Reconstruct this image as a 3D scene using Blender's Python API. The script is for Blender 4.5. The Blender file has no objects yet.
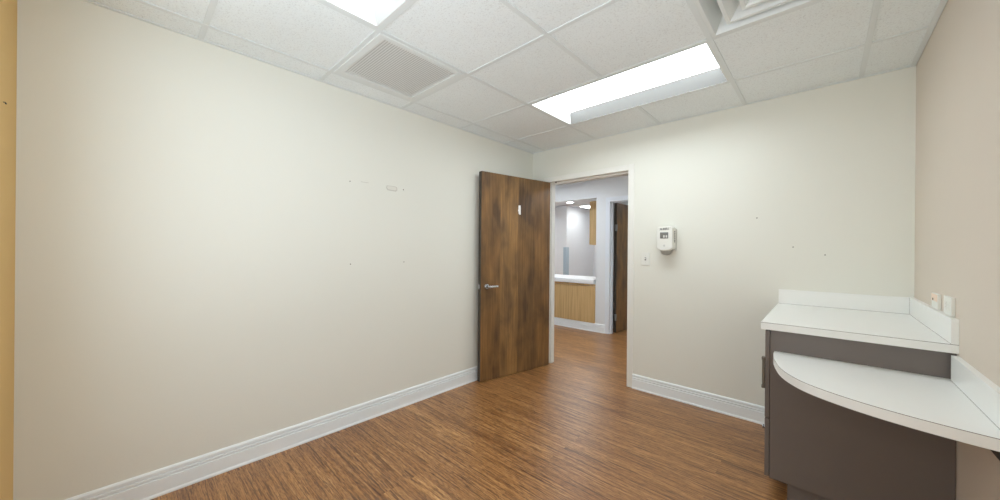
import bpy, bmesh, math, random
from mathutils import Vector, Matrix
random.seed(7)
scene = bpy.context.scene
COL = scene.collection
PI = math.pi

# ---------------------------------------------------------------- dimensions
XL, XR, YB, YF, H = -2.457, 0.391, 3.205, -0.315, 2.371      # room shell (camera stands at x=0, y=0)
WT = 0.125                                                    # partition thickness
HY = 5.028                                                    # face of the hallway's far wall
GX, GY, T = -2.2735, 0.2676, 0.6096                           # ceiling grid origin and pitch

# ---------------------------------------------------------------- materials
def lin(c):
    return tuple(((v/255)/12.92 if v/255 <= .04045 else ((v/255+.055)/1.055)**2.4) for v in c) + (1.0,)

def new_mat(name):
    m = bpy.data.materials.new(name); m.use_nodes = True
    nt = m.node_tree; b = nt.nodes['Principled BSDF']
    return m, nt, b

def N(nt, t, **kw):
    n = nt.nodes.new(t)
    for k, v in kw.items():
        setattr(n, k, v)
    return n

def simple(name, rgb, rough=.5, metal=0.0, spec=.5, var=0.0, vscale=6.0, bump=0.0, bscale=120.0, coat=0.0):
    m, nt, b = new_mat(name)
    b.inputs['Roughness'].default_value = rough
    b.inputs['Metallic'].default_value = metal
    b.inputs['Specular IOR Level'].default_value = spec
    b.inputs['Coat Weight'].default_value = coat
    tc = N(nt, 'ShaderNodeTexCoord')
    no = N(nt, 'ShaderNodeTexNoise'); no.inputs['Scale'].default_value = vscale; no.inputs['Detail'].default_value = 4
    nt.links.new(tc.outputs['Object'], no.inputs['Vector'])
    mx = N(nt, 'ShaderNodeMix', data_type='RGBA')
    c = lin(rgb)
    mx.inputs[6].default_value = tuple(v*(1-var) for v in c[:3]) + (1,)
    mx.inputs[7].default_value = tuple(min(1, v*(1+var)) for v in c[:3]) + (1,)
    nt.links.new(no.outputs['Fac'], mx.inputs[0])
    nt.links.new(mx.outputs[2], b.inputs['Base Color'])
    if bump:
        n2 = N(nt, 'ShaderNodeTexNoise'); n2.inputs['Scale'].default_value = bscale; n2.inputs['Detail'].default_value = 3
        nt.links.new(tc.outputs['Object'], n2.inputs['Vector'])
        bp = N(nt, 'ShaderNodeBump'); bp.inputs['Strength'].default_value = bump; bp.inputs['Distance'].default_value = .002
        nt.links.new(n2.outputs['Fac'], bp.inputs['Height'])
        nt.links.new(bp.outputs['Normal'], b.inputs['Normal'])
    return m

def emissive(name, rgb, strength):
    m, nt, b = new_mat(name)
    b.inputs['Base Color'].default_value = (.8, .8, .8, 1)
    b.inputs['Emission Color'].default_value = lin(rgb) if max(rgb) > 2 else tuple(rgb) + (1,)
    b.inputs['Emission Strength'].default_value = strength
    return m

def ramp(nt, stops):
    r = N(nt, 'ShaderNodeValToRGB')
    e = r.color_ramp.elements
    while len(e) < len(stops): e.new(.5)
    for k, (p, c) in enumerate(stops):
        e[k].position = p; e[k].color = c if len(c) == 4 else lin(c)
    return r

def mapping(nt, scale, rot=(0, 0, 0), loc=(0, 0, 0)):
    tc = N(nt, 'ShaderNodeTexCoord'); mp = N(nt, 'ShaderNodeMapping')
    mp.inputs['Scale'].default_value = scale; mp.inputs['Rotation'].default_value = rot; mp.inputs['Location'].default_value = loc
    nt.links.new(tc.outputs['Object'], mp.inputs['Vector'])
    return mp

def noise(nt, vec, scale, detail=4, rough=.5, dist=0.0):
    n = N(nt, 'ShaderNodeTexNoise')
    n.inputs['Scale'].default_value = scale; n.inputs['Detail'].default_value = detail
    n.inputs['Roughness'].default_value = rough; n.inputs['Distortion'].default_value = dist
    nt.links.new(vec, n.inputs['Vector'])
    return n

def mixc(nt, a, b_, fac, mode='MIX'):
    m = N(nt, 'ShaderNodeMix', data_type='RGBA', blend_type=mode)
    for v, i in ((fac, 0), (a, 6), (b_, 7)):
        if hasattr(v, 'is_linked'): nt.links.new(v, m.inputs[i])
        else: m.inputs[i].default_value = v
    return m.outputs[2]

def floor_material():
    m, nt, b = new_mat('wood_plank_floor')
    # planks run along x
    mp = mapping(nt, (1, 1, 1))
    br = N(nt, 'ShaderNodeTexBrick'); br.offset = .37
    br.inputs['Color1'].default_value = (0, 0, 0, 1); br.inputs['Color2'].default_value = (1, 1, 1, 1)
    br.inputs['Mortar'].default_value = (.5, .5, .5, 1)
    br.inputs['Scale'].default_value = 1.0; br.inputs['Mortar Size'].default_value = .0
    br.inputs['Brick Width'].default_value = 1.2; br.inputs['Row Height'].default_value = .076
    nt.links.new(mp.outputs['Vector'], br.inputs['Vector'])
    # shift grain per plank
    sep = N(nt, 'ShaderNodeSeparateXYZ'); nt.links.new(mp.outputs['Vector'], sep.inputs[0])
    rnd = N(nt, 'ShaderNodeMath', operation='MULTIPLY'); nt.links.new(br.outputs['Color'], rnd.inputs[0]); rnd.inputs[1].default_value = 17.0
    comb = N(nt, 'ShaderNodeCombineXYZ')
    nt.links.new(sep.outputs['X'], comb.inputs['X']); nt.links.new(sep.outputs['Y'], comb.inputs['Y']); nt.links.new(rnd.outputs[0], comb.inputs['Z'])
    def stretched(sx, sy):
        q = N(nt, 'ShaderNodeMapping'); q.inputs['Scale'].default_value = (sx, sy, 1)
        nt.links.new(comb.outputs[0], q.inputs['Vector']); return q.outputs['Vector']
    g1 = noise(nt, stretched(3.2, 85), 1.0, 5, .62, .35)
    g2 = noise(nt, stretched(4, 115), 1.0, 4, .6, .6)
    g4 = noise(nt, stretched(28, 260), 1.0, 2, .6, .2)
    g3 = noise(nt, stretched(1.0, 9), 1.0, 3, .5)
    base = ramp(nt, [(.28, (128, 84, 46)), (.44, (178, 128, 76)), (.6, (204, 154, 98)), (.78, (226, 184, 128))])
    nt.links.new(g1.outputs['Fac'], base.inputs['Fac'])
    streak = ramp(nt, [(.395, (1, 1, 1, 1)), (.465, (0, 0, 0, 1))])
    nt.links.new(g2.outputs['Fac'], streak.inputs['Fac'])
    sm = N(nt, 'ShaderNodeMath', operation='MULTIPLY'); nt.links.new(streak.outputs['Color'], sm.inputs[0]); sm.inputs[1].default_value = .72
    c = mixc(nt, base.outputs['Color'], lin((92, 56, 32)), sm.outputs[0])
    tone = ramp(nt, [(0, (236, 230, 226)), (1, (255, 253, 250))])
    nt.links.new(br.outputs['Color'], tone.inputs['Fac'])
    c = mixc(nt, c, tone.outputs['Color'], 1.0, 'MULTIPLY')
    fine = ramp(nt, [(.36, (196, 190, 186)), (.56, (255, 255, 255))]); nt.links.new(g4.outputs['Fac'], fine.inputs['Fac'])
    c = mixc(nt, c, fine.outputs['Color'], 1.0, 'MULTIPLY')
    blot = ramp(nt, [(.3, (222, 214, 208)), (.7, (255, 255, 255))])
    nt.links.new(g3.outputs['Fac'], blot.inputs['Fac'])
    c = mixc(nt, c, blot.outputs['Color'], 1.0, 'MULTIPLY')
    nt.links.new(c, b.inputs['Base Color'])
    rr = N(nt, 'ShaderNodeMapRange'); rr.inputs[3].default_value = .28; rr.inputs[4].default_value = .42
    nt.links.new(g1.outputs['Fac'], rr.inputs[0]); nt.links.new(rr.outputs[0], b.inputs['Roughness'])
    b.inputs['Specular IOR Level'].default_value = .75
    bp = N(nt, 'ShaderNodeBump'); bp.inputs['Strength'].default_value = .25; bp.inputs['Distance'].default_value = .0015
    nt.links.new(g2.outputs['Fac'], bp.inputs['Height']); nt.links.new(bp.outputs['Normal'], b.inputs['Normal'])
    return m

def tile_material():
    m, nt, b = new_mat('mineral_fibre_tile')
    mp = mapping(nt, (1, 1, 1))
    n1 = noise(nt, mp.outputs['Vector'], 150, 3, .6)
    r = ramp(nt, [(.33, (222, 226, 228)), (.43, (239, 245, 247)), (.7, (243, 249, 251))])
    nt.links.new(n1.outputs['Fac'], r.inputs['Fac'])
    n2 = noise(nt, mp.outputs['Vector'], 1.3, 2)
    r2 = ramp(nt, [(.3, (248, 248, 247)), (.7, (255, 255, 255))]); nt.links.new(n2.outputs['Fac'], r2.inputs['Fac'])
    nt.links.new(mixc(nt, r.outputs['Color'], r2.outputs['Color'], 1.0, 'MULTIPLY'), b.inputs['Base Color'])
    b.inputs['Roughness'].default_value = .95; b.inputs['Specular IOR Level'].default_value = .1
    bp = N(nt, 'ShaderNodeBump'); bp.inputs['Strength'].default_value = .4; bp.inputs['Distance'].default_value = .002
    nt.links.new(n1.outputs['Fac'], bp.inputs['Height']); nt.links.new(bp.outputs['Normal'], b.inputs['Normal'])
    return m

def door_material(name, offs=0.0):
    m, nt, b = new_mat(name)
    mp = mapping(nt, (1, 1, 1), loc=(offs, 0, offs))
    sep = N(nt, 'ShaderNodeSeparateXYZ'); nt.links.new(mp.outputs['Vector'], sep.inputs[0])
    # four veneer leaves across the width, each with its own tone
    dv = N(nt, 'ShaderNodeMath', operation='DIVIDE'); nt.links.new(sep.outputs['X'], dv.inputs[0]); dv.inputs[1].default_value = .2285
    fl = N(nt, 'ShaderNodeMath', operation='FLOOR'); nt.links.new(dv.outputs[0], fl.inputs[0])
    wn = N(nt, 'ShaderNodeTexWhiteNoise', noise_dimensions='1D'); nt.links.new(fl.outputs[0], wn.inputs['W'])
    off = N(nt, 'ShaderNodeMath', operation='MULTIPLY'); nt.links.new(wn.outputs['Value'], off.inputs[0]); off.inputs[1].default_value = 9.0
    comb = N(nt, 'ShaderNodeCombineXYZ')
    nt.links.new(sep.outputs['X'], comb.inputs['X']); nt.links.new(off.outputs[0], comb.inputs['Y']); nt.links.new(sep.outputs['Z'], comb.inputs['Z'])
    def st(sx, sz):
        q = N(nt, 'ShaderNodeMapping'); q.inputs['Scale'].default_value = (sx, 1, sz)
        nt.links.new(comb.outputs[0], q.inputs['Vector']); return q.outputs['Vector']
    g = noise(nt, st(60, 2.5), 1.0, 5, .6, .3)
    bl = noise(nt, st(6, 2.6), 1.0, 3, .55, .4)
    base = ramp(nt, [(.3, (112, 86, 60)), (.45, (142, 110, 72)), (.6, (162, 124, 78)), (.78, (176, 138, 88))])
    nt.links.new(bl.outputs['Fac'], base.inputs['Fac'])
    gr = ramp(nt, [(.3, (200, 195, 188)), (.65, (255, 255, 255))]); nt.links.new(g.outputs['Fac'], gr.inputs['Fac'])
    c = mixc(nt, base.outputs['Color'], gr.outputs['Color'], 1.0, 'MULTIPLY')
    pos = N(nt, 'ShaderNodeMath', operation='DIVIDE'); nt.links.new(sep.outputs['X'], pos.inputs[0]); pos.inputs[1].default_value = .914
    tn = ramp(nt, [(0, (228, 222, 216)), (.25, (222, 218, 214)), (.5, (255, 252, 244)), (.75, (226, 220, 214))]); tn.color_ramp.interpolation = 'CONSTANT'
    nt.links.new(pos.outputs[0], tn.inputs['Fac'])
    c = mixc(nt, c, tn.outputs['Color'], 1.0, 'MULTIPLY')
    nt.links.new(c, b.inputs['Base Color'])
    b.inputs['Roughness'].default_value = .38
    return m

def oak_material():
    m, nt, b = new_mat('pale_oak_veneer')
    mp = mapping(nt, (70, 70, 1.6))
    g = noise(nt, mp.outputs['Vector'], 1.0, 5, .6, .3)
    r = ramp(nt, [(.3, (176, 142, 92)), (.5, (201, 169, 118)), (.7, (214, 184, 134))])
    nt.links.new(g.outputs['Fac'], r.inputs['Fac']); nt.links.new(r.outputs['Color'], b.inputs['Base Color'])
    b.inputs['Roughness'].default_value = .45
    return m

M = dict(
    floor=floor_material(), tile=tile_material(),
    grid=simple('grid_white_enamel', (224, 230, 231), .5, var=.01),
    cream=simple('cream_wall_paint', (228, 228, 219), .55, spec=.3, var=.015, vscale=1.5, bump=.12, bscale=90),
    taupe=simple('taupe_wall_paint', (214, 203, 189), .5, spec=.35, var=.02, vscale=2.0, bump=.12, bscale=90),
    ochre=simple('ochre_wall_paint', (226, 190, 124), .55, spec=.3, var=.02, vscale=2.0, bump=.1, bscale=90),
    hall=simple('pale_grey_wall_paint', (226, 229, 232), .55, spec=.3, var=.01),
    trim=simple('white_trim_paint', (236, 241, 243), .35, var=.01),
    frame=simple('white_frame_paint', (232, 231, 225), .35, var=.01),
    hallframe=simple('cool_white_frame_paint', (226, 232, 240), .35, var=.01),
    housing=simple('white_reflector', (238, 239, 238), .4, var=.005),
    reflector=simple('shade_toned_reflector', (110, 109, 106), .45, var=.005),  # white sides darkened, their shade is put into the colour
    reflector2=simple('lit_toned_reflector', (196, 197, 195), .45, var=.005),  # same sides in a lighter tone, brightness put into the colour
    metalw=simple('white_powder_coat', (226, 231, 231), .45, var=.01),
    louvre=simple('grey_white_louvre', (236, 238, 237), .5, var=.01),
    backing=simple('grey_backing', (205, 207, 206), .6, var=.01),
    dark=simple('dark_duct', (70, 70, 68), .8),
    lens=emissive('diffuser_lens_lit', (.93, 1.02, 1.07), 7.0),
    lens2=emissive('diffuser_lens_lit_dimmer', (.93, 1.02, 1.07), 1.45),
    hlens=emissive('hall_lens_lit', (.92, 1.0, 1.05), 7.0),
    hlens2=emissive('reception_lens_lit', (.97, 1.0, 1.01), 12.0),
    spot=emissive('downlight_lit', (250, 252, 255), 14.0),
    door=door_material('stained_birch_door'), door2=door_material('stained_birch_hall_door', 3.7),
    edge=simple('dark_door_edge', (62, 54, 46), .5, var=.1, vscale=30),
    chrome=simple('satin_chrome', (200, 202, 206), .22, metal=1.0),
    brushed=simple('brushed_nickel', (150, 150, 146), .35, metal=1.0),
    paper=simple('white_paper', (242, 242, 240), .8),
    lam=simple('white_laminate', (236, 237, 234), .32, var=.006, vscale=40),
    seam=simple('brown_laminate_edge', (98, 88, 78), .6),
    grey=simple('warm_grey_laminate', (110, 102, 97), .42, var=.015, vscale=3),
    greyd=simple('dark_grey_cleat', (52, 48, 44), .5),
    pull=simple('grey_metal_pull', (120, 116, 108), .35, metal=.6),
    plast=simple('white_plastic', (229, 229, 222), .35, var=.005),
    plast2=simple('grey_white_plastic', (205, 205, 200), .4),
    cup=simple('grey_plastic_cup', (168, 167, 160), .45),
    smoke=simple('smoked_window', (118, 118, 116), .2),
    peach=simple('peach_tone', (240, 214, 192), .4),
    ink=simple('dark_ink', (58, 60, 64), .6),
    hole=simple('nail_hole_dark', (112, 104, 90), .9),
    scar=simple('grey_scuff', (200, 197, 187), .8),
    fill=simple('pale_filler', (222, 220, 210), .6),
    oak=oak_material(),
    quartz=simple('white_stone_top', (240, 243, 246), .3, var=.01),
    blue=simple('pale_blue_grey_panel', (170, 188, 200), .5, var=.01),
)

# ---------------------------------------------------------------- mesh helpers
class MB:
    def __init__(self): self.bm = bmesh.new(); self.mats = []
    def mi(self, m):
        if m not in self.mats: self.mats.append(m)
        return self.mats.index(m)
    def box(self, x0, y0, z0, x1, y1, z1, m, bev=0.0, seg=2):
        bm = bmesh.new()
        bmesh.ops.create_cube(bm, size=1.0)
        for v in bm.verts:
            v.co = Vector(((x0+x1)/2 + v.co.x*(x1-x0), (y0+y1)/2 + v.co.y*(y1-y0), (z0+z1)/2 + v.co.z*(z1-z0)))
        if bev: bmesh.ops.bevel(bm, geom=bm.edges[:], offset=bev, segments=seg, profile=.5, affect='EDGES')
        return self.merge(bm, m)
    def merge(self, bm, m, mat=None):
        i = self.mi(m)
        if mat is not None: bmesh.ops.transform(bm, matrix=mat, verts=bm.verts)
        bmesh.ops.recalc_face_normals(bm, faces=bm.faces)
        vm = {v: self.bm.verts.new(v.co) for v in bm.verts}
        for f in bm.faces:
            try:
                g = self.bm.faces.new([vm[v] for v in f.verts]); g.material_index = i; g.smooth = f.smooth
            except ValueError: pass
        bm.free(); return self
    def prism(self, pts, z0, z1, m, mat=None, side=None, bev=0.0):
        """pts: outline in xy, extruded z0..z1"""
        bm = bmesh.new()
        a = [bm.verts.new((x, y, z0)) for x, y in pts]; b = [bm.verts.new((x, y, z1)) for x, y in pts]
        bm.faces.new(a[::-1]); bm.faces.new(b)
        n = len(pts)
        for k in range(n): bm.faces.new((a[k], a[(k+1) % n], b[(k+1) % n], b[k]))
        if bev: bmesh.ops.bevel(bm, geom=bm.edges[:], offset=bev, segments=2, profile=.5, affect='EDGES')
        return self.merge(bm, m, mat)
    def loft(self, rings, m, cap=True, closed=True, smooth=False):
        bm = bmesh.new()
        R = [[bm.verts.new(p) for p in r] for r in rings]
        n = len(R[0])
        for a, b in zip(R[:-1], R[1:]):
            for k in range(n if closed else n-1):
                f = bm.faces.new((a[k], a[(k+1) % n], b[(k+1) % n], b[k])); f.smooth = smooth
        if cap: bm.faces.new(R[0][::-1]); bm.faces.new(R[-1])
        return self.merge(bm, m)
    def cyl(self, p0, p1, r0, r1, m, seg=20, smooth=True):
        p0, p1 = Vector(p0), Vector(p1); d = (p1-p0).normalized()
        u = d.orthogonal().normalized(); w = d.cross(u)
        ring = lambda p, r: [p + (u*math.cos(2*PI*k/seg) + w*math.sin(2*PI*k/seg))*r for k in range(seg)]
        return self.loft([ring(p0, r0), ring(p1, r1)], m, smooth=smooth)
    def build(self, name, parent=None, loc=None):
        me = bpy.data.meshes.new(name); self.bm.to_mesh(me); self.bm.free()
        for m in self.mats: me.materials.append(M[m])
        o = bpy.data.objects.new(name, me); COL.objects.link(o)
        if parent: o.parent = parent
        if loc: o.location = loc
        return o

def tag(o, label, cat=None, group=None, kind=None):
    o['label'] = label
    if cat: o['category'] = cat
    if group: o['group'] = group
    if kind: o['kind'] = kind
    return o

def empty(name, loc=(0, 0, 0), rz=0.0):
    e = bpy.data.objects.new(name, None); COL.objects.link(e)
    e.location = loc; e.rotation_euler = (0, 0, rz); e.empty_display_size = .1
    return e

def struct(o, label, cat): return tag(o, label, cat, kind='structure')

def copy_tree(o, parent=None):
    c = o.copy(); COL.objects.link(c)
    if parent: c.parent = parent
    for ch in list(o.children): copy_tree(ch, c)
    return c

# ---------------------------------------------------------------- floor
mb = MB(); mb.box(-6.6, YF-.2, -.06, 2.2, 9.1, 0, 'floor')
struct(mb.build('floor'), 'brown wood plank floor running through the doorway into the hall', 'floor')

# ---------------------------------------------------------------- ceiling of the room
ix = [XL] + [GX+T*k for k in range(0, 5)] + [XR]
jy = [YF] + [GY+T*k for k in range(0, 5)] + [YB]
HB = .012          # half width of a grid bar
def cell(i, j): return ix[i], jy[j], ix[i+1], jy[j+1]       # i: 0..5, j: 0..5
fix_cells = {(2, 4), (3, 4), (2, 1), (3, 1), (1, 2), (4, 3)}
mb = MB()
for i in range(6):
    for j in range(6):
        if (i, j) in fix_cells: continue
        x0, y0, x1, y1 = cell(i, j)
        mb.box(x0, y0, H+.005, x1, y1, H+.02, 'tile')
ceil = struct(mb.build('ceiling'), 'white suspended ceiling of speckled mineral tiles in a metal grid', 'ceiling')
mb = MB()
for k in range(1, 6):
    cuts = [YF]
    if k == 3:
        segs = [(YF, jy[1]), (jy[2], jy[4]), (jy[5], YB)]
    else: segs = [(YF, YB)]
    for a, b in segs: mb.box(ix[k]-HB, a, H, ix[k]+HB, b, H+.004, 'grid')
for k in range(1, 6):
    for i in range(6):
        mb.box(ix[i]+(HB if i else 0), jy[k]-HB, H+.0004, ix[i+1]-(HB if i < 5 else 0), jy[k]+HB, H+.0044, 'grid')
mb.build('grid_bars', ceil)
mb = MB()
w = .02
mb.box(XL, YF, H-.0005, XL+w, YB, H+.004, 'grid'); mb.box(XR-w-.004, YF, H-.0005, XR-.002, YB, H+.004, 'grid')
mb.box(XL+w, YB-w, H-.0005, XR-w-.004, YB, H+.004, 'grid'); mb.box(XL+w, YF, H-.0005, XR-w-.004, YF+w, H+.004, 'grid')
mb.build('wall_angle', ceil)

# ---------------------------------------------------------------- walls of the room
DX0, DX1, DZ = -2.235, -1.335, 2.012         # clear door opening
FW = .055                                    # door frame face
ZT = H+.13
mb = MB(); mb.box(XL-.12, YF-.12, 0, XL, YB+WT, ZT, 'cream')
wl = struct(mb.build('wall_left'), 'long cream painted wall on the left with a few nail holes', 'wall')
mb = MB()
mb.box(XL, YB, 0, DX0-FW+.02, YB+WT, ZT, 'cream'); mb.box(DX1+FW-.02, YB, 0, XR, YB+WT, ZT, 'cream')
mb.box(DX0-FW+.02, YB, DZ+FW-.02, DX1+FW-.02, YB+WT, ZT, 'cream')
wb = struct(mb.build('wall_back'), 'cream painted end wall holding the open doorway', 'wall')
VY0, VY1, VZ0, VZ1 = .1, 1.0, .75, 2.1        # second added window for fill light, right wall beside the camera
mb = MB(); mb.box(XR, YF-.12, 0, XR+.12, VY0, ZT, 'taupe'); mb.box(XR, VY1, 0, XR+.12, YB+WT, ZT, 'taupe')
mb.box(XR, VY0, 0, XR+.12, VY1, VZ0, 'taupe'); mb.box(XR, VY0, VZ1, XR+.12, VY1, ZT, 'taupe')
wr = struct(mb.build('wall_right'), 'taupe painted wall above the white counter', 'wall')
WX0, WX1, WZ0, WZ1 = -1.75, -.35, .7, 2.1       # window added behind the camera to fill the ceiling with daylight
mb = MB()
mb.box(XL, YF-.12, 0, WX0, YF, ZT, 'ochre'); mb.box(WX1, YF-.12, 0, XR, YF, ZT, 'ochre')
mb.box(WX0, YF-.12, 0, WX1, YF, WZ0, 'ochre'); mb.box(WX0, YF-.12, WZ1, WX1, YF, ZT, 'ochre')
wf = struct(mb.build('wall_front'), 'ochre yellow painted wall at the far left edge of the photo', 'wall')
mb = MB()
for a, b_ in ((WX0, WX0+.04), (WX1-.04, WX1), ((WX0+WX1)/2-.02, (WX0+WX1)/2+.02)): mb.box(a, YF-.1, WZ0, b_, YF-.04, WZ1, 'frame')
for a, b_ in ((WZ0, WZ0+.04), (WZ1-.04, WZ1)): mb.box(WX0+.04, YF-.1, a, WX1-.04, YF-.04, b_, 'frame')
struct(mb.build('added_window_1'), 'added white framed window for fill light in the ochre wall, behind the camera', 'window')
mb = MB()
for a, b_ in ((VY0, VY0+.04), (VY1-.04, VY1), ((VY0+VY1)/2-.02, (VY0+VY1)/2+.02)): mb.box(XR+.04, a, VZ0, XR+.1, b_, VZ1, 'frame')
for a, b_ in ((VZ0, VZ0+.04), (VZ1-.04, VZ1)): mb.box(XR+.04, VY0+.04, a, XR+.1, VY1-.04, b_, 'frame')
struct(mb.build('added_window_2'), 'added white framed window for fill light in the taupe wall, beside the camera', 'window')
mb = MB(); mb.box(XL-.12, YF-.12, ZT, XR+.12, YB+WT, ZT+.06, 'hall'); struct(mb.build('ceiling_deck'), 'structural deck above the suspended ceiling', 'deck')  # deck closing the space above the tiles

# ---------------------------------------------------------------- baseboards (profile: offset from wall, height)
PROF = [(0, 0), (.021, 0), (.021, .008), (.016, .016), (.015, .082), (.0135, .0845), (.0065, .085), (.0065, .0915), (.0135, .092), (.0135, .099),
        (.0125, .1015), (.005, .102), (.005, .1085), (.012, .109), (.0115, .121), (.008, .127), (.004, .13), (0, .13)]
def baseboard(name, p0, p1, nrm, label, m='trim'):
    rings = []
    for p in (p0, p1):
        rings.append([(p[0]+nrm[0]*o, p[1]+nrm[1]*o, z) for o, z in PROF])
    mb = MB(); mb.loft(rings, m)
    return struct(mb.build(name), label, 'baseboard')
baseboard('baseboard_left', (XL, YF), (XL, YB), (1, 0), 'white grooved baseboard along the long left wall')
baseboard('baseboard_back', (DX1+FW, YB), (-.2, YB), (0, -1), 'white grooved baseboard between doorway and grey cabinet')
baseboard('baseboard_corner', (XL+.022, YB), (DX0-FW, YB), (0, -1), 'short white baseboard behind the open door')
baseboard('baseboard_hall', (-5.6, HY), (-2.44, HY), (0, -1), 'white baseboard of the hall under the oak panel', 'trim')

# ---------------------------------------------------------------- door frame (room)
def door_frame(name, x0, x1, zt, y0, y1, fw, proj, m, label, stop_at, stop_w=.016):
    mb = MB()
    ya, yb = y0-proj, y1+proj
    mb.box(x0-fw, ya, 0, x0, yb, zt+fw, m, .0015); mb.box(x1, ya, 0, x1+fw, yb, zt+fw, m, .0015)
    mb.box(x0, ya, zt, x1, yb, zt+fw, m, .0015)
    s0, s1 = stop_at
    mb.box(x0-.002, s0, 0, x0+stop_w, s1, zt-stop_w, m, .001); mb.box(x1-stop_w, s0, 0, x1+.002, s1, zt-stop_w, m, .001)
    mb.box(x0-.002, s0, zt-stop_w, x1+.002, s1, zt+.002, m, .001)
    return struct(mb.build(name), label, 'door frame')
tr = door_frame('trim_1', DX0, DX1, DZ, YB, YB+WT, FW, .006, 'frame', 'white metal frame around the open doorway in the end wall', (YB+.052, YB+WT-.012))
mb = MB(); mb.cyl((-2.15, YB+.02, DZ), (-2.15, YB+.02, DZ-.012), .007, .006, 'greyd', 12); mb.build('rubber_bumper', tr)

# ---------------------------------------------------------------- doors
def lever(parent, x, z, y, sgn, reach, length, m='chrome'):
    """lever handle on the face at y; sgn = outward direction; lever points to -x (towards the hinge)"""
    mb = MB(); mb.cyl((x, y, z), (x, y+sgn*.009, z), .029, .027, m, 28)
    mb.cyl((x, y+sgn*.009, z), (x, y+sgn*.012, z), .027, .02, m, 28)
    h = mb.build('handle', parent)
    mb = MB()
    mb.cyl((x, y+sgn*.01, z), (x, y+sgn*reach, z), .011, .0105, m, 20)
    rings = []
    for t in [0, .08, .2, .5, .8, .95, 1.0]:
        xx = x + .014 - (length+.014)*t
        hz = .0145*(1-.25*t) * (.55 if t in (0, 1.0) else 1); hy = .0075 * (.6 if t in (0, 1.0) else 1)
        yc = y + sgn*(reach - .004 - .004*math.sin(PI*t))
        rings.append([(xx, yc+hy*math.cos(a), z+hz*math.sin(a)) for a in [2*PI*k/14 for k in range(14)]])
    mb.loft(rings, m, smooth=True)
    mb.build('lever', h)
    return h

def hinge(parent, z, y):
    mb = MB(); mb.cyl((-.002, y, z-.05), (-.002, y, z+.05), .0065, .0065, 'brushed', 12)
    mb.cyl((-.002, y, z+.05), (-.002, y, z+.056), .0075, .004, 'brushed', 12)
    mb.box(0, y-.0, z-.05, .004, y-.03, z+.05, 'brushed')
    return mb.build('hinge', parent)

# main leaf: local x from hinge to free edge, local y = face seen from the room is +y side
free = Vector((-2.3655, 2.297)); piv = Vector((-2.2, 3.197))
dv = free-piv; ang = math.atan2(dv.y, dv.x)
W = .912
d1 = empty('door_1', (piv.x, piv.y, 0), ang)
mb = MB()
TH = .044
# local +y after rotation by ang (about -100 deg) points to +x world: visible face lies at y=0, leaf goes to -TH
bm = bmesh.new(); bmesh.ops.create_cube(bm, size=1)
for v in bm.verts: v.co = Vector((.003+W/2+v.co.x*(W-.006), -TH/2+v.co.y*TH, .008+(DZ-.006-.008)/2+v.co.z*(DZ-.014)))
mb.merge(bm, 'door')
ei = mb.mi('edge')
mb.bm.faces.ensure_lookup_table()
for f in mb.bm.faces:
    n = f.normal; f.normal_update(); n = f.normal
    if abs(n.y) < .5: f.material_index = ei
mb.build('leaf', d1)
lever(d1, W-.066, .907, 0, 1, .052, .105)
h2 = lever(d1, W-.066, .907, -TH, -1, .034, .09)
mb = MB(); mb.box(W-.0035, -.033, .85, W-.001, -.011, .965, 'brushed', .0005)
mb.box(W-.002, -.033, .885, W+.011, -.011, .93, 'chrome', .003)
mb.build('latch_plate', d1)
for z in (.22, 1.0, 1.8): hinge(d1, z, -TH-.006)
mb = MB()
mb.prism([(0, 0), (.008, -.004), (.026, .006), (.03, .03), (.038, .036), (.032, .05), (.03, .092), (.004, .094), (0, .06)], 0, .0012, 'paper',
         Matrix.Translation((.428, .0014, 1.625)) @ Matrix.Rotation(PI/2, 4, 'X'))
tag(mb.build('sticker', d1), 'torn scrap of white paper')
struct(d1, 'brown stained wooden door standing open against the left wall', 'door')

# ---------------------------------------------------------------- marks on the walls
def mark(parent, name, m, pts, axis, wall, r=None):
    mb = MB()
    e = .0012
    for p in pts:
        if len(p) == 3:
            a, z, rr = p
            if axis == 'x': mb.cyl((wall, a, z), (wall+e, a, z), rr, rr*.8, m, 8)
            else: mb.cyl((a, wall, z), (a, wall-e, z), rr, rr*.8, m, 8)
        else:
            a0, z0, a1, z1 = p
            if axis == 'x': mb.box(wall, a0, z0, wall+e, a1, z1, m)
            else: mb.box(a0, wall-e, z0, a1, wall, z1, m)
    return mb.build(name, parent)
for a, z, r in ((1.087, 1.737, .004), (1.518, 1.734, .005), (1.095, 1.148, .0045), (1.528, 1.156, .004)):
    mark(wl, 'nail_hole', 'hole', [(a, z, r)], 'x', XL)
mark(wl, 'scratch', 'scar', [(1.165, 1.744, 1.225, 1.747)], 'x', XL)
mb = MB()
out = [(1.378, 1.712), (1.45, 1.71), (1.463, 1.722), (1.458, 1.745), (1.44, 1.75), (1.372, 1.748), (1.366, 1.73)]
mb.prism(out, 0, .0008, 'scar', Matrix(((0, 0, 1, XL), (1, 0, 0, 0), (0, 1, 0, 0), (0, 0, 0, 1))))
cx_, cz_ = 1.415, 1.73
mb.prism([(cx_+(a-cx_)*.86, cz_+(z-cz_)*.72+.002) for a, z in out], .0004, .0012, 'fill', Matrix(((0, 0, 1, XL), (1, 0, 0, 0), (0, 1, 0, 0), (0, 0, 0, 1))))
mb.build('filler_patch', wl)
for a, z, r in ((-.366, 1.512, .0045), (-.16, 1.296, .004), (.004, 1.243, .004)):
    mark(wb, 'nail_hole', 'hole', [(a, z, r)], 'y', YB)
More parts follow.
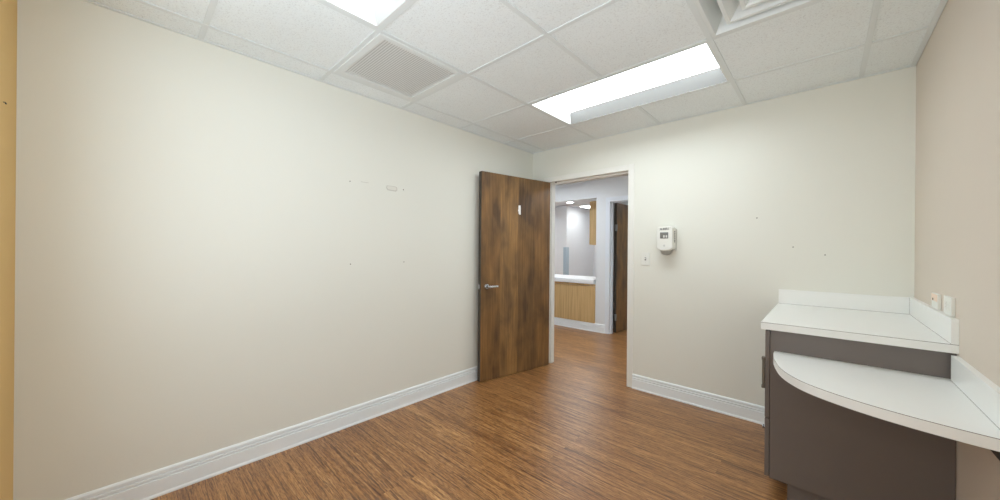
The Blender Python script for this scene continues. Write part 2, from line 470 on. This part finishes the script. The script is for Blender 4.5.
# bent nail in the ochre wall
ny = YF
mb = MB(); mb.cyl((-2.226, ny, 1.79), (-2.226, ny+.005, 1.79), .0016, .0016, 'ink', 8); mb.cyl((-2.226, ny+.005, 1.79), (-2.232, ny+.006, 1.786), .0016, .0024, 'ink', 8)
tag(mb.build('wall_nail'), 'small dark bent nail in the ochre yellow wall', 'nail')

# ---------------------------------------------------------------- recessed ceiling lights (2 x 4 ft)
def troffer(name, cx_, cy_, label, lens='lens', refl='reflector', group=None):
    t = empty(name, (cx_, cy_, H))
    hx, hy, d = T-.012, T/2-.012, .1
    ix_, iy_ = hx-.012, hy-.012           # opening
    lx, ly = ix_-.012, iy_-.03            # lens
    def ring(ax, ay, z): return [(-ax, -ay, z), (ax, -ay, z), (ax, ay, z), (-ax, ay, z)]
    mb = MB()
    # flange, sloping reflectors (long sides carry a shade tone), outer can
    mb.loft([ring(hx, hy, .0045), ring(hx+.012, hy+.012, .0045), ring(hx+.012, hy+.012, .0005), ring(ix_, iy_, .0005), ring(ix_, iy_, .012)], 'metalw', cap=False)
    mb.box(-hx, -hy, d+.006, hx, hy, d+.02, 'housing')
    for sx in (-1, 1): mb.box(sx*hx-.002, -hy, .0045, sx*hx+.002, hy, d+.01, 'housing')
    for sy in (-1, 1): mb.box(-hx, sy*hy-.002, .0045, hx, sy*hy+.002, d+.01, 'housing')
    mb.build('housing', t)
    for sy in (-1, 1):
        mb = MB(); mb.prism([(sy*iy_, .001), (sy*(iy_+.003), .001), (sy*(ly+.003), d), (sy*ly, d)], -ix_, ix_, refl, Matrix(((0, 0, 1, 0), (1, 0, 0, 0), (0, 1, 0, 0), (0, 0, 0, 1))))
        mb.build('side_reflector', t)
    for sx in (-1, 1):
        mb = MB(); mb.prism([(sx*ix_, .001), (sx*(ix_+.003), .001), (sx*(lx+.003), d), (sx*lx, d)], -iy_, iy_, 'housing', Matrix(((1, 0, 0, 0), (0, 0, 1, 0), (0, 1, 0, 0), (0, 0, 0, 1))))
        mb.build('end_reflector', t)
    mb = MB(); mb.box(-lx, -ly, d-.004, lx, ly, d+.002, lens)
    tag(mb.build('lens', t), 'lit white lens')
    return tag(t, label, 'ceiling light', group)
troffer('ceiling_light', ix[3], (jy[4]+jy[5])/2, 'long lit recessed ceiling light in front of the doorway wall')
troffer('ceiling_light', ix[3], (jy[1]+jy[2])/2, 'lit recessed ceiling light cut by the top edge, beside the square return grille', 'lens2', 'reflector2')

# ---------------------------------------------------------------- return air grille
x0, y0, x1, y1 = cell(1, 2)
v = empty('return_air_grille', ((x0+x1)/2, (y0+y1)/2, H))
h = T/2-.013
mb = MB()
def ring(a, b_, c, d_, z): return [(a, b_, z), (c, b_, z), (c, d_, z), (a, d_, z)]
ia, ib, ic, id_ = -h+.052, -h+.04, h-.035, h-.05
mb.loft([ring(-h, -h, h, h, .012), ring(-h, -h, h, h, -.002), ring(-h+.003, -h+.003, h-.003, h-.003, -.004), ring(ia-.004, ib-.004, ic+.004, id_+.004, -.004), ring(ia, ib, ic, id_, -.001), ring(ia, ib, ic, id_, .02)],
        'metalw', cap=False)
mb.build('frame', v)
mb = MB(); n = 34
for k in range(n):
    yy = ib + (id_-ib)*(k+.5)/n
    s = (id_-ib)/n
    mb.prism([(-s*.48, .0), (s*.12, .0), (s*.3, .008), (s*.2, .008)], ia, ic, 'louvre', Matrix.Translation((0, yy, 0)) @ Matrix(((0, 0, 1, 0), (1, 0, 0, 0), (0, 1, 0, 0), (0, 0, 0, 1))))
mb.build('louvres', v)
mb = MB(); mb.box(-h, -h, .02, h, h, .03, 'backing'); mb.build('backing', v)
tag(v, 'square return air grille with fine louvres in the ceiling near the left wall', 'air vent')

# ---------------------------------------------------------------- supply diffuser
x0, y0, x1, y1 = cell(4, 3)
v = empty('air_diffuser', ((x0+x1)/2, (y0+y1)/2, H))
def sq(a, z): return [(-a, -a, z), (a, -a, z), (a, a, z), (-a, a, z)]
mb = MB()
h = T/2-.013
mb.loft([sq(h, .01), sq(h, -.002), sq(h-.002, -.004), sq(h-.018, -.004), sq(h-.02, -.002), sq(h-.03, .02), sq(.235, .07), sq(.225, .085), sq(.225, .09), sq(h, .09)], 'metalw', cap=False)
mb.box(-h, -h, .09, h, h, .1, 'louvre')
mb.build('frame', v)
for k, (a, b_) in enumerate(((.214, .145), (.142, .075), (.07, .03))):
    mb = MB()
    mb.loft([sq(a, -.004), sq(a-.016, -.004), sq(a-.022, .004), sq(b_, .05), sq(b_, .056), sq(a-.014, .008), sq(a, .002)], 'metalw', cap=False)
    mb.build('cone', v)
mb = MB(); mb.loft([sq(.03, -.002), sq(.036, .002), sq(.02, .02)], 'metalw'); mb.build('centre_plate', v)
mb = MB()
for sx, sy in ((1, 0), (-1, 0), (0, 1), (0, -1)):
    mb.box(sx*.03-.006 if not sx else min(0, sx*.2), sy*.03-.006 if not sy else min(0, sy*.2), .05, sx*.03+.006 if not sx else max(0, sx*.2), sy*.03+.006 if not sy else max(0, sy*.2), .053, 'metalw')
mb.build('brace', v)
tag(v, 'square ceiling air diffuser of stepped cones cut by the top edge', 'air vent')

# ---------------------------------------------------------------- hand sanitizer dispenser
dsp = empty('soap_dispenser', (-.982, YB, 1.262))
def rrect(w_, z0, z1, y, r, n=5):
    pts = []
    for cx_, cz_, a0 in ((w_-r, z1-r, 0), (-w_+r, z1-r, PI/2), (-w_+r, z0+r, PI), (w_-r, z0+r, 1.5*PI)):
        for k in range(n+1):
            a = a0+PI/2*k/n; pts.append((cx_+r*math.cos(a), y, cz_+r*math.sin(a)))
    return pts
mb = MB()
mb.loft([rrect(.068, .0, .195, 0, .016), rrect(.068, .0, .195, -.03, .016)], 'plast2')
mb.build('back_plate', dsp)
mb = MB()
def shell(w_, y, z0, z1, drop):
    # front cover outline with curved bottom
    pts = [(-w_, y, z1-.012), (-w_+.012, y, z1), (w_-.012, y, z1), (w_, y, z1-.012), (w_, y, z0+.015)]
    for k in range(1, 8):
        a = k/8; pts.append((w_-2*w_*a, y, z0+.015-(.015+drop)*math.sin(PI*a)**.7))
    pts.append((-w_, y, z0+.015)); return pts
mb.loft([shell(.0665, -.025, .01, .207, .006), shell(.0665, -.07, .006, .207, .008), shell(.064, -.1, .008, .203, .008), shell(.059, -.106, .013, .199, .007)], 'plast')
mb.build('cover', dsp)
mb = MB()
rings = []
for t in (0, .35, .7, .9, 1.0):
    s = math.sqrt(max(0, 1-t*t))*.9+.06
    rings.append([(.05*s*math.cos(a), -.05+.042*s*math.sin(a), .012-.048*t) for a in [2*PI*k/20 for k in range(20)]])
mb.loft(rings, 'cup', smooth=True); mb.build('nozzle_cup', dsp)
mb = MB(); mb.box(-.035, -.1085, .105, .032, -.1, .158, 'smoke', .004)
mb.box(-.008, -.1095, .112, .004, -.108, .132, 'plast2'); mb.box(.012, -.1095, .112, .024, -.108, .132, 'plast2'); mb.box(-.03, -.1095, .107, .028, -.108, .1105, 'ink')
mb.build('sight_window', dsp)
mb = MB()
for k in range(5): mb.box(.0655, -.066+.0, .085+.018*k, .0685, -.05, .095+.018*k, 'ink')
mb.cyl((.0655, -.058, .077), (.0685, -.058, .077), .006, .006, 'ink', 10)
mb.build('side_markings', dsp)
cu = bpy.data.curves.new('lettering', 'FONT'); cu.body = 'PURELL'; cu.size = .0225; cu.extrude = .0006; cu.shear = .25; cu.align_x = 'CENTER'; cu.offset = .0006
tmp = bpy.data.objects.new('lettering_curve', cu); COL.objects.link(tmp)
dg = bpy.context.evaluated_depsgraph_get()
me = bpy.data.meshes.new_from_object(tmp.evaluated_get(dg)); bpy.data.objects.remove(tmp)
me.materials.clear(); me.materials.append(M['ink'])
lt = bpy.data.objects.new('lettering', me); COL.objects.link(lt); lt.parent = dsp
lt.location = (0, -.1068, .177); lt.rotation_euler = (PI/2, math.radians(-5), 0)
mb = MB(); mb.cyl((0, -.106, .045), (0, -.1075, .045), .009, .009, 'plast2', 16); mb.build('push_mark', dsp)
tag(dsp, 'white wall mounted hand sanitizer dispenser right of the doorway', 'dispenser')

# ---------------------------------------------------------------- light switch
sw = empty('light_switch', (-1.172, YB, 1.19))
mb = MB(); mb.box(-.036, -.008, -.058, .036, 0, .058, 'plast', .0022); mb.build('cover_plate', sw)
mb = MB(); mb.box(-.0065, -.0088, -.013, .0065, -.0075, .013, 'smoke'); mb.box(-.004, -.018, -.002, .004, -.005, .009, 'plast', .001); mb.build('toggle', sw)
for z in (-.03, .03):
    mb = MB(); mb.cyl((0, -.008, z), (0, -.0092, z), .0028, .0024, 'plast2', 10); mb.build('screw', sw)
tag(sw, 'white toggle light switch on the wall beside the doorway', 'light switch')

# ---------------------------------------------------------------- base cabinet
CY0, CY1, CX0 = 2.278, YB-.024, -.2
CX1 = XR-.002
cab = empty('base_cabinet', (CX0, CY0, 0))
mb = MB(); mb.box(0, 0, .095, CX1-CX0, CY1-CY0, .86, 'grey', .001); mb.build('carcass', cab)
mb = MB(); mb.box(.07, .03, 0, CX1-CX0, CY1-CY0, .0955, 'grey'); mb.build('toe_kick', cab)
mb = MB(); mb.box(-.021, .002, .402, -.002, CY1-CY0-.002, .85, 'grey', .0015); dr = mb.build('door', cab)
mb = MB()
mb.box(-.034, .003, .565, -.0225, .02, .695, 'pull', .002)
for z in (.557, .703): mb.box(-.036, .001, z-.009, -.0205, .022, z+.009, 'pull', .003)
mb.build('handle', dr)
mb = MB(); mb.box(-.021, .002, .099, -.002, CY1-CY0-.002, .396, 'grey', .0015); dw = mb.build('drawer', cab)
mb = MB(); mb.cyl((-.021, .03, .34), (-.027, .03, .34), .009, .008, 'chrome', 16); mb.cyl((-.027, .03, .34), (-.034, .03, .34), .011, .009, 'chrome', 16); mb.build('knob', dw)
tag(cab, 'warm grey base cabinet under the white counter in the corner', 'cabinet')

# ---------------------------------------------------------------- worktops
def slab(mb, outline, z0, z1):
    mb.prism(outline, z0, z1-.0022, 'lam'); 
    ins = outline
    mb.prism(ins, z1-.0022, z1-.0006, 'seam'); mb.prism(ins, z1-.0006, z1, 'lam')
ct = empty('countertop', (0, 0, .86))
mb = MB(); slab(mb, [(-.237, 2.257), (XR, 2.257), (XR, YB), (-.237, YB)], 0, .036); mb.build('worktop', ct)
mb = MB(); mb.box(-.235, YB-.02, .036, XR-.02, YB, .135, 'lam', .0008); mb.box(-.235, YB-.0203, .0355, XR-.02, YB-.0195, .037, 'seam')
mb.build('backsplash', ct)
mb = MB(); mb.box(XR-.02, 2.257, .036, XR, YB, .137, 'lam', .0008); mb.box(XR-.0204, 2.257, .0355, XR-.0195, YB-.02, .037, 'seam'); mb.box(XR-.0206, YB-.0206, .036, XR-.0198, YB-.0198, .135, 'seam')
mb.build('backsplash', ct)
tag(ct, 'white laminate countertop with backsplash on top of the grey cabinet', 'countertop')

dk = empty('curved_worktop', (0, 0, .716))
key = [(-.183, 2.2775), (-.181, 2.2), (-.165, 2.08), (-.13, 1.94), (-.072, 1.832), (.0, 1.762), (.1, 1.703), (.2, 1.666), (.3, 1.643), (.395, 1.63)]
def crom(P, n=6):
    o = []
    Q = [P[0]] + P + [P[-1]]
    for k in range(1, len(Q)-2):
        a, b, c, d = (Vector(q) for q in Q[k-1:k+3])
        for s in range(n):
            t = s/n
            o.append(tuple(.5*((2*b)+(-a+c)*t+(2*a-5*b+4*c-d)*t*t+(-a+3*b-3*c+d)*t**3)))
    o.append(tuple(P[-1])); return o
mb = MB(); slab(mb, crom(key) + [(XR, 2.2775)], 0, .036); mb.build('worktop', dk)
mb = MB(); mb.box(XR-.02, 1.632, .036, XR, 2.2565, .136, 'lam', .0008); mb.box(XR-.0204, 1.64, .0355, XR-.0195, 2.256, .037, 'seam'); mb.build('backsplash', dk)
mb = MB(); mb.box(XR-.02, 1.66, -.055, XR, 2.274, 0, 'greyd', .001); tag(mb.build('support_cleat', dk), 'dark support strip')
tag(dk, 'lower white quarter round worktop fixed to the cabinet side and taupe wall', 'worktop')

# ---------------------------------------------------------------- outlets above the counter
def outlet(y0, y1, z0, z1, label, peach=False):
    o = empty('wall_outlet', (XR, (y0+y1)/2, (z0+z1)/2))
    hy, hz = (y1-y0)/2, (z1-z0)/2
    mb = MB(); mb.box(-.012, -hy, -hz, 0, hy, hz, 'plast', .002)
    mb.build('cover_plate', o)
    mb = MB()
    if peach:
        mb.box(-.0135, -hy+.004, .0, -.0115, hy-.004, hz-.003, 'peach', .0005)  # upper half toned peach
        mb.box(-.0142, .012, .002, -.013, .022, .012, 'hole'); mb.box(-.0142, .028, .003, -.013, .031, .012, 'hole')
    else:
        for s in (-1, 1):
            mb.box(-.0134, s*.022-.013, -.017, -.0115, s*.022+.013, .017, 'plast', .0008)
            for q in (-.006, .006): mb.box(-.0139, s*.022-.004, q-.0012, -.0132, s*.022+.004, q+.0012, 'plast2')
    mb.build('receptacle', o)
    return tag(o, label, 'outlet', 'outlets above the counter splash')
outlet(2.545, 2.665, 1.0, 1.07, 'half peach half white wall outlet above the counter, nearer the room corner', True)
outlet(2.312, 2.432, .999, 1.076, 'plain white wall outlet above the counter end, farther from the room corner')

# ---------------------------------------------------------------- hallway
OX0, OX1, OZ0, OZ1 = -5.4, -2.6, .72, 2.092         # service opening
KX0, KX1, KZ = -2.372, -1.46, 2.008                  # hall door opening (clear)
mb = MB()
ZH = H+.02
mb.box(-5.6, HY, 0, OX0, HY+WT, ZH, 'hall'); mb.box(OX0, HY, 0, OX1, HY+WT, OZ0, 'hall'); mb.box(OX0, HY, OZ1, OX1, HY+WT, ZH, 'hall')
mb.box(OX1, HY, 0, KX0-.02, HY+WT, ZH, 'hall'); mb.box(KX0-.02, HY, KZ+.02, KX1+.02, HY+WT, ZH, 'hall'); mb.box(KX1+.02, HY, 0, 1.5, HY+WT, ZH, 'hall')
struct(mb.build('wall_hall'), 'pale grey hallway wall with the service window, seen through the doorway', 'wall')
mb = MB(); mb.box(-5.72, YB+WT, 0, -5.6, HY+WT, ZH, 'hall'); struct(mb.build('wall_hall_end'), 'left end wall of the hallway', 'wall')
mb = MB(); mb.box(1.5, YB+WT, 0, 1.62, HY+WT, ZH, 'hall'); struct(mb.build('wall_hall_end'), 'right end wall of the hallway', 'wall')
mb = MB(); mb.box(-5.72, YB+WT, H, 1.62, 9.0, H+.02, 'hall'); struct(mb.build('ceiling_hall'), 'plain white ceiling over the hallway and the rooms beyond', 'ceiling')
mb = MB(); mb.box(XR+.12, YB, 0, 1.62, YB+WT, ZH, 'hall'); mb.box(-5.72, YB, 0, XL-.12, YB+WT, ZH, 'hall'); struct(mb.build('wall_hall_near'), 'near side of the hallway beyond the room walls', 'wall')
# hall door frame: casing and jambs
mb = MB()
cw = .068
for xa, xb in ((KX0-cw, KX0), (KX1, KX1+cw)): mb.box(xa, HY-.012, 0, xb, HY+.001, KZ+cw, 'hallframe', .002)
mb.box(KX0, HY-.012, KZ, KX1, HY+.001, KZ+cw, 'hallframe', .002)
mb.box(KX0-.02, HY, 0, KX0, HY+WT, KZ+.02, 'hallframe'); mb.box(KX1, HY, 0, KX1+.02, HY+WT, KZ+.02, 'hallframe'); mb.box(KX0, HY, KZ, KX1, HY+WT, KZ+.02, 'hallframe')
mb.box(KX0-.002, HY+.045, 0, KX0+.012, HY+.08, KZ-.012, 'hallframe'); mb.box(KX1-.012, HY+.045, 0, KX1+.002, HY+.08, KZ-.012, 'hallframe'); mb.box(KX0-.002, HY+.045, KZ-.012, KX1+.002, HY+.08, KZ+.002, 'hallframe')
struct(mb.build('trim_2'), 'white frame of the second doorway across the hall', 'door frame')
# hall door opened into the far room
d2 = empty('door_2', (KX0+.004, HY+WT+.008, 0), math.radians(88.6))
W2 = .9
mb = MB()
bm = bmesh.new(); bmesh.ops.create_cube(bm, size=1)
for v in bm.verts: v.co = Vector((.004+W2/2+v.co.x*W2, -TH/2+v.co.y*TH, .008+(KZ-.014)/2+v.co.z*(KZ-.014)))
mb.merge(bm, 'door2'); ei = mb.mi('edge')
for f in mb.bm.faces:
    f.normal_update()
    if abs(f.normal.y) < .5: f.material_index = ei
mb.build('leaf', d2)
for z in (.24, 1.62): 
    mb = MB(); mb.cyl((0, -TH-.004, z-.05), (0, -TH-.004, z+.05), .007, .007, 'brushed', 12); mb.box(0, -TH-.004, z-.05, .003, -.012, z+.05, 'brushed'); mb.build('hinge', d2)
lever(d2, W2-.06, .92, -TH, -1, .055, .1)
struct(d2, 'brown wooden door across the hall opened into the next room', 'door')

# reception counter
rc = empty('reception_counter', (-4.0, HY, 0))
mb = MB(); mb.box(OX0+4.0+.01, -.045, .742, OX1+4.0-.018, .62, .81, 'quartz', .008)
mb.box(OX1+4.0-.05, .0, .805, OX1+4.0-.004, .5, .835, 'quartz', .008)
mb.build('worktop', rc)
mb = MB(); mb.box(OX0+4.0, -.016, .13, OX1+4.0-.004, -.001, .705, 'oak', .001)
mb.build('front_panel', rc)
mb = MB(); mb.box(OX0+4.0, -.024, .71, OX1+4.0-.004, -.001, .735, 'oak', .002); mb.build('top_rail', rc)
tag(rc, 'white topped reception counter with oak front panel across the hall', 'reception counter')
# reception room
PX, PY = -4.625, 7.42
mb = MB(); mb.box(-6.5, PY, 0, PX, PY+.9, H, 'hall'); mb.box(PX-.12, PY+.9, 0, PX, 8.8, H, 'hall')
struct(mb.build('wall_reception_left'), 'white partition corner inside the reception room', 'wall')
mb = MB(); mb.box(-4.9, 8.8, 0, -2.4, 8.92, H, 'hall'); struct(mb.build('wall_reception_back'), 'white back wall of the reception room', 'wall')
mb = MB(); mb.box(OX1, HY+WT, 0, OX1+.1, 8.8, H, 'hall'); struct(mb.build('wall_reception_right'), 'wall between the reception room and the next room', 'wall')
mb = MB(); mb.box(-6.6, HY+WT, 0, -6.5, PY+.9, H, 'hall'); mb.box(-6.5, HY+.0, 0, -5.72, HY+WT, ZH, 'hall'); struct(mb.build('wall_reception_end'), 'left end wall of the reception room', 'wall')
mb = MB(); mb.box(-6.6, HY, H, -5.72, 9.0, H+.02, 'hall'); struct(mb.build('ceiling_reception'), 'white ceiling at the left end of the reception room', 'ceiling')
mb = MB(); mb.box(PX-.08, PY-.014, .0, PX+.012, PY-.001, 1.35, 'blue', .001); mb.box(PX+.001, PY-.001, .0, PX+.012, PY+.1, 1.35, 'blue', .001)
tag(mb.build('corner_guard'), 'pale blue guard on the white corner inside the reception room', 'corner guard')
uc = empty('wall_cabinet', (OX1-.33, 5.46, 1.365))
mb = MB(); mb.box(0, 0, 0, .328, .85, .745, 'oak', .001); mb.build('carcass', uc)
for k in range(2):
    mb = MB(); mb.box(-.019, .004+.423*k, .003, -.001, .423+.423*k, .742, 'oak', .0015); dd = mb.build('door', uc)
    mb = MB(); mb.cyl((-.019, .39+.07*k, .08), (-.045, .39+.07*k, .08), .006, .009, 'brushed', 12); mb.build('knob', dd)
tag(uc, 'pale oak wall cabinet hanging inside the reception window', 'cabinet')
mb = MB(); mb.box(OX1-.345, 5.44, 2.112, OX1, 6.33, H, 'hall'); struct(mb.build('trim_3'), 'pale soffit above the oak wall cabinet in the reception room', 'soffit')
# reception downlights
def downlight(x, y, label, group=None):
    o = empty('recessed_downlight', (x, y, H))
    mb = MB(); r = lambda rad, z: [(rad*math.cos(2*PI*k/28), rad*math.sin(2*PI*k/28), z) for k in range(28)]
    mb.loft([r(.1, 0), r(.1, -.006), r(.085, -.008), r(.078, -.002), r(.078, 0)], 'metalw', cap=False); mb.build('trim_ring', o)
    mb = MB(); mb.cyl((0, 0, -.003), (0, 0, -.0005), .078, .078, 'spot', 28); tag(mb.build('lens', o), 'lit round lens')
    return tag(o, label, 'ceiling light', group)
downlight(-4.25, 6.95, 'small lit round downlight in the reception ceiling')
# far room beyond the hall door
mb = MB(); mb.box(OX1+.1, 8.2, 0, .6, 8.32, H, 'cream'); mb.box(.5, HY+WT, 0, .6, 8.2, H, 'cream'); struct(mb.build('wall_far_room'), 'cream walls of the room beyond the hall door', 'wall')

# lights of the hallway and rooms beyond: mostly unseen, added to brighten these spaces
def surface_light(x, y, label, lens='hlens', sx=.6, sy=.3):
    o = empty('ceiling_light', (x, y, H))
    mb = MB(); mb.loft([[(-sx, -sy, 0), (sx, -sy, 0), (sx, sy, 0), (-sx, sy, 0)], [(-sx, -sy, -.03), (sx, -sy, -.03), (sx, sy, -.03), (-sx, sy, -.03)], [(-sx+.02, -sy+.02, -.034), (sx-.02, -sy+.02, -.034), (sx-.02, sy-.02, -.034), (-sx+.02, sy-.02, -.034)]], 'metalw')
    mb.build('housing', o)
    mb = MB(); mb.box(-sx+.025, -sy+.025, -.037, sx-.025, sy-.025, -.034, lens); tag(mb.build('lens', o), 'lit lens')
    return tag(o, label, 'ceiling light')
surface_light(-3.2, 4.15, 'lit hallway ceiling light left of the doorway, out of the photo')
surface_light(-.8, 4.15, 'lit hallway ceiling light right of the doorway, out of the photo')
surface_light(-3.3, 6.1, 'added unseen reception room fill light just inside the service window', 'hlens2', .5, .3)  # unseen, added to brighten the reception room
surface_light(-4.1, 7.75, 'lit square ceiling light at the back of the reception room', 'hlens2', .25, .25)
surface_light(-5.1, 6.0, 'added unseen square fill light at the left end of the reception room', 'hlens2', .3, .3)  # unseen, added to brighten the partition face
surface_light(-1.0, 6.4, 'added unseen fill light of the room beyond the hall door')  # unseen, added to light the far room

# ---------------------------------------------------------------- world, camera, output look
wd = bpy.data.worlds.new('world'); scene.world = wd; wd.use_nodes = True
wn = wd.node_tree; bg = wn.nodes['Background']
# daylight: hazy sky above the horizon, added brightness below it for the ceiling
wtc = wn.nodes.new('ShaderNodeTexCoord'); wsp = wn.nodes.new('ShaderNodeSeparateXYZ'); wmr = wn.nodes.new('ShaderNodeMapRange')
wn.links.new(wtc.outputs['Generated'], wsp.inputs[0]); wn.links.new(wsp.outputs['Z'], wmr.inputs[0])
wmr.inputs[1].default_value = -.03; wmr.inputs[2].default_value = .03
wmr.inputs[3].default_value = 4.7; wmr.inputs[4].default_value = 3.0
wn.links.new(wmr.outputs[0], bg.inputs[1])
bg.inputs[0].default_value = (.93, 1.03, 1.12, 1)
for loc, sx, sy, rot in ((((WX0+WX1)/2, YF-.11, (WZ0+WZ1)/2), WX1-WX0, WZ1-WZ0, (PI/2, 0, 0)), ((XR+.11, (VY0+VY1)/2, (VZ0+VZ1)/2), VY1-VY0, VZ1-VZ0, (PI/2, 0, PI/2))):
    pl = bpy.data.lights.new('added_window_portal', 'AREA'); pl.shape = 'RECTANGLE'; pl.size = sx; pl.size_y = sy
    pl.cycles.is_portal = True  # guides daylight sampling through the added windows
    po = bpy.data.objects.new('added_window_portal', pl); COL.objects.link(po)
    po.location = loc; po.rotation_euler = rot

cam = bpy.data.cameras.new('camera'); co = bpy.data.objects.new('camera', cam); COL.objects.link(co)
f, cx, cy, yaw, roll, ch = 348.6, 497.0, 250.5, .7539, .0085, 1.2542
cam.sensor_fit = 'HORIZONTAL'; cam.sensor_width = 36; cam.lens = f/1000*36
cam.shift_x = (500-cx)/1000; cam.shift_y = (cy-250)/1000
cam.clip_start = .02
F = Vector((-math.sin(yaw), math.cos(yaw), 0)); R0 = Vector((math.cos(yaw), math.sin(yaw), 0)); U0 = Vector((0, 0, 1))
Rv = R0*math.cos(roll) + U0*math.sin(roll); Uv = U0*math.cos(roll) - R0*math.sin(roll)
mt = Matrix((Rv, Uv, -F)).transposed().to_4x4(); mt.translation = (0, 0, ch)
co.matrix_world = mt
scene.camera = co

vs = scene.view_settings
scene.display_settings.display_device = 'sRGB'
vs.view_transform = 'Standard'; vs.look = 'None'; vs.gamma = 1.0; vs.use_curve_mapping = False
vs.exposure = 0.27
cy_ = scene.cycles
cy_.max_bounces = 16; cy_.diffuse_bounces = 10; cy_.glossy_bounces = 4
cy_.use_denoising = True
cy_.sample_clamp_indirect = 8.0
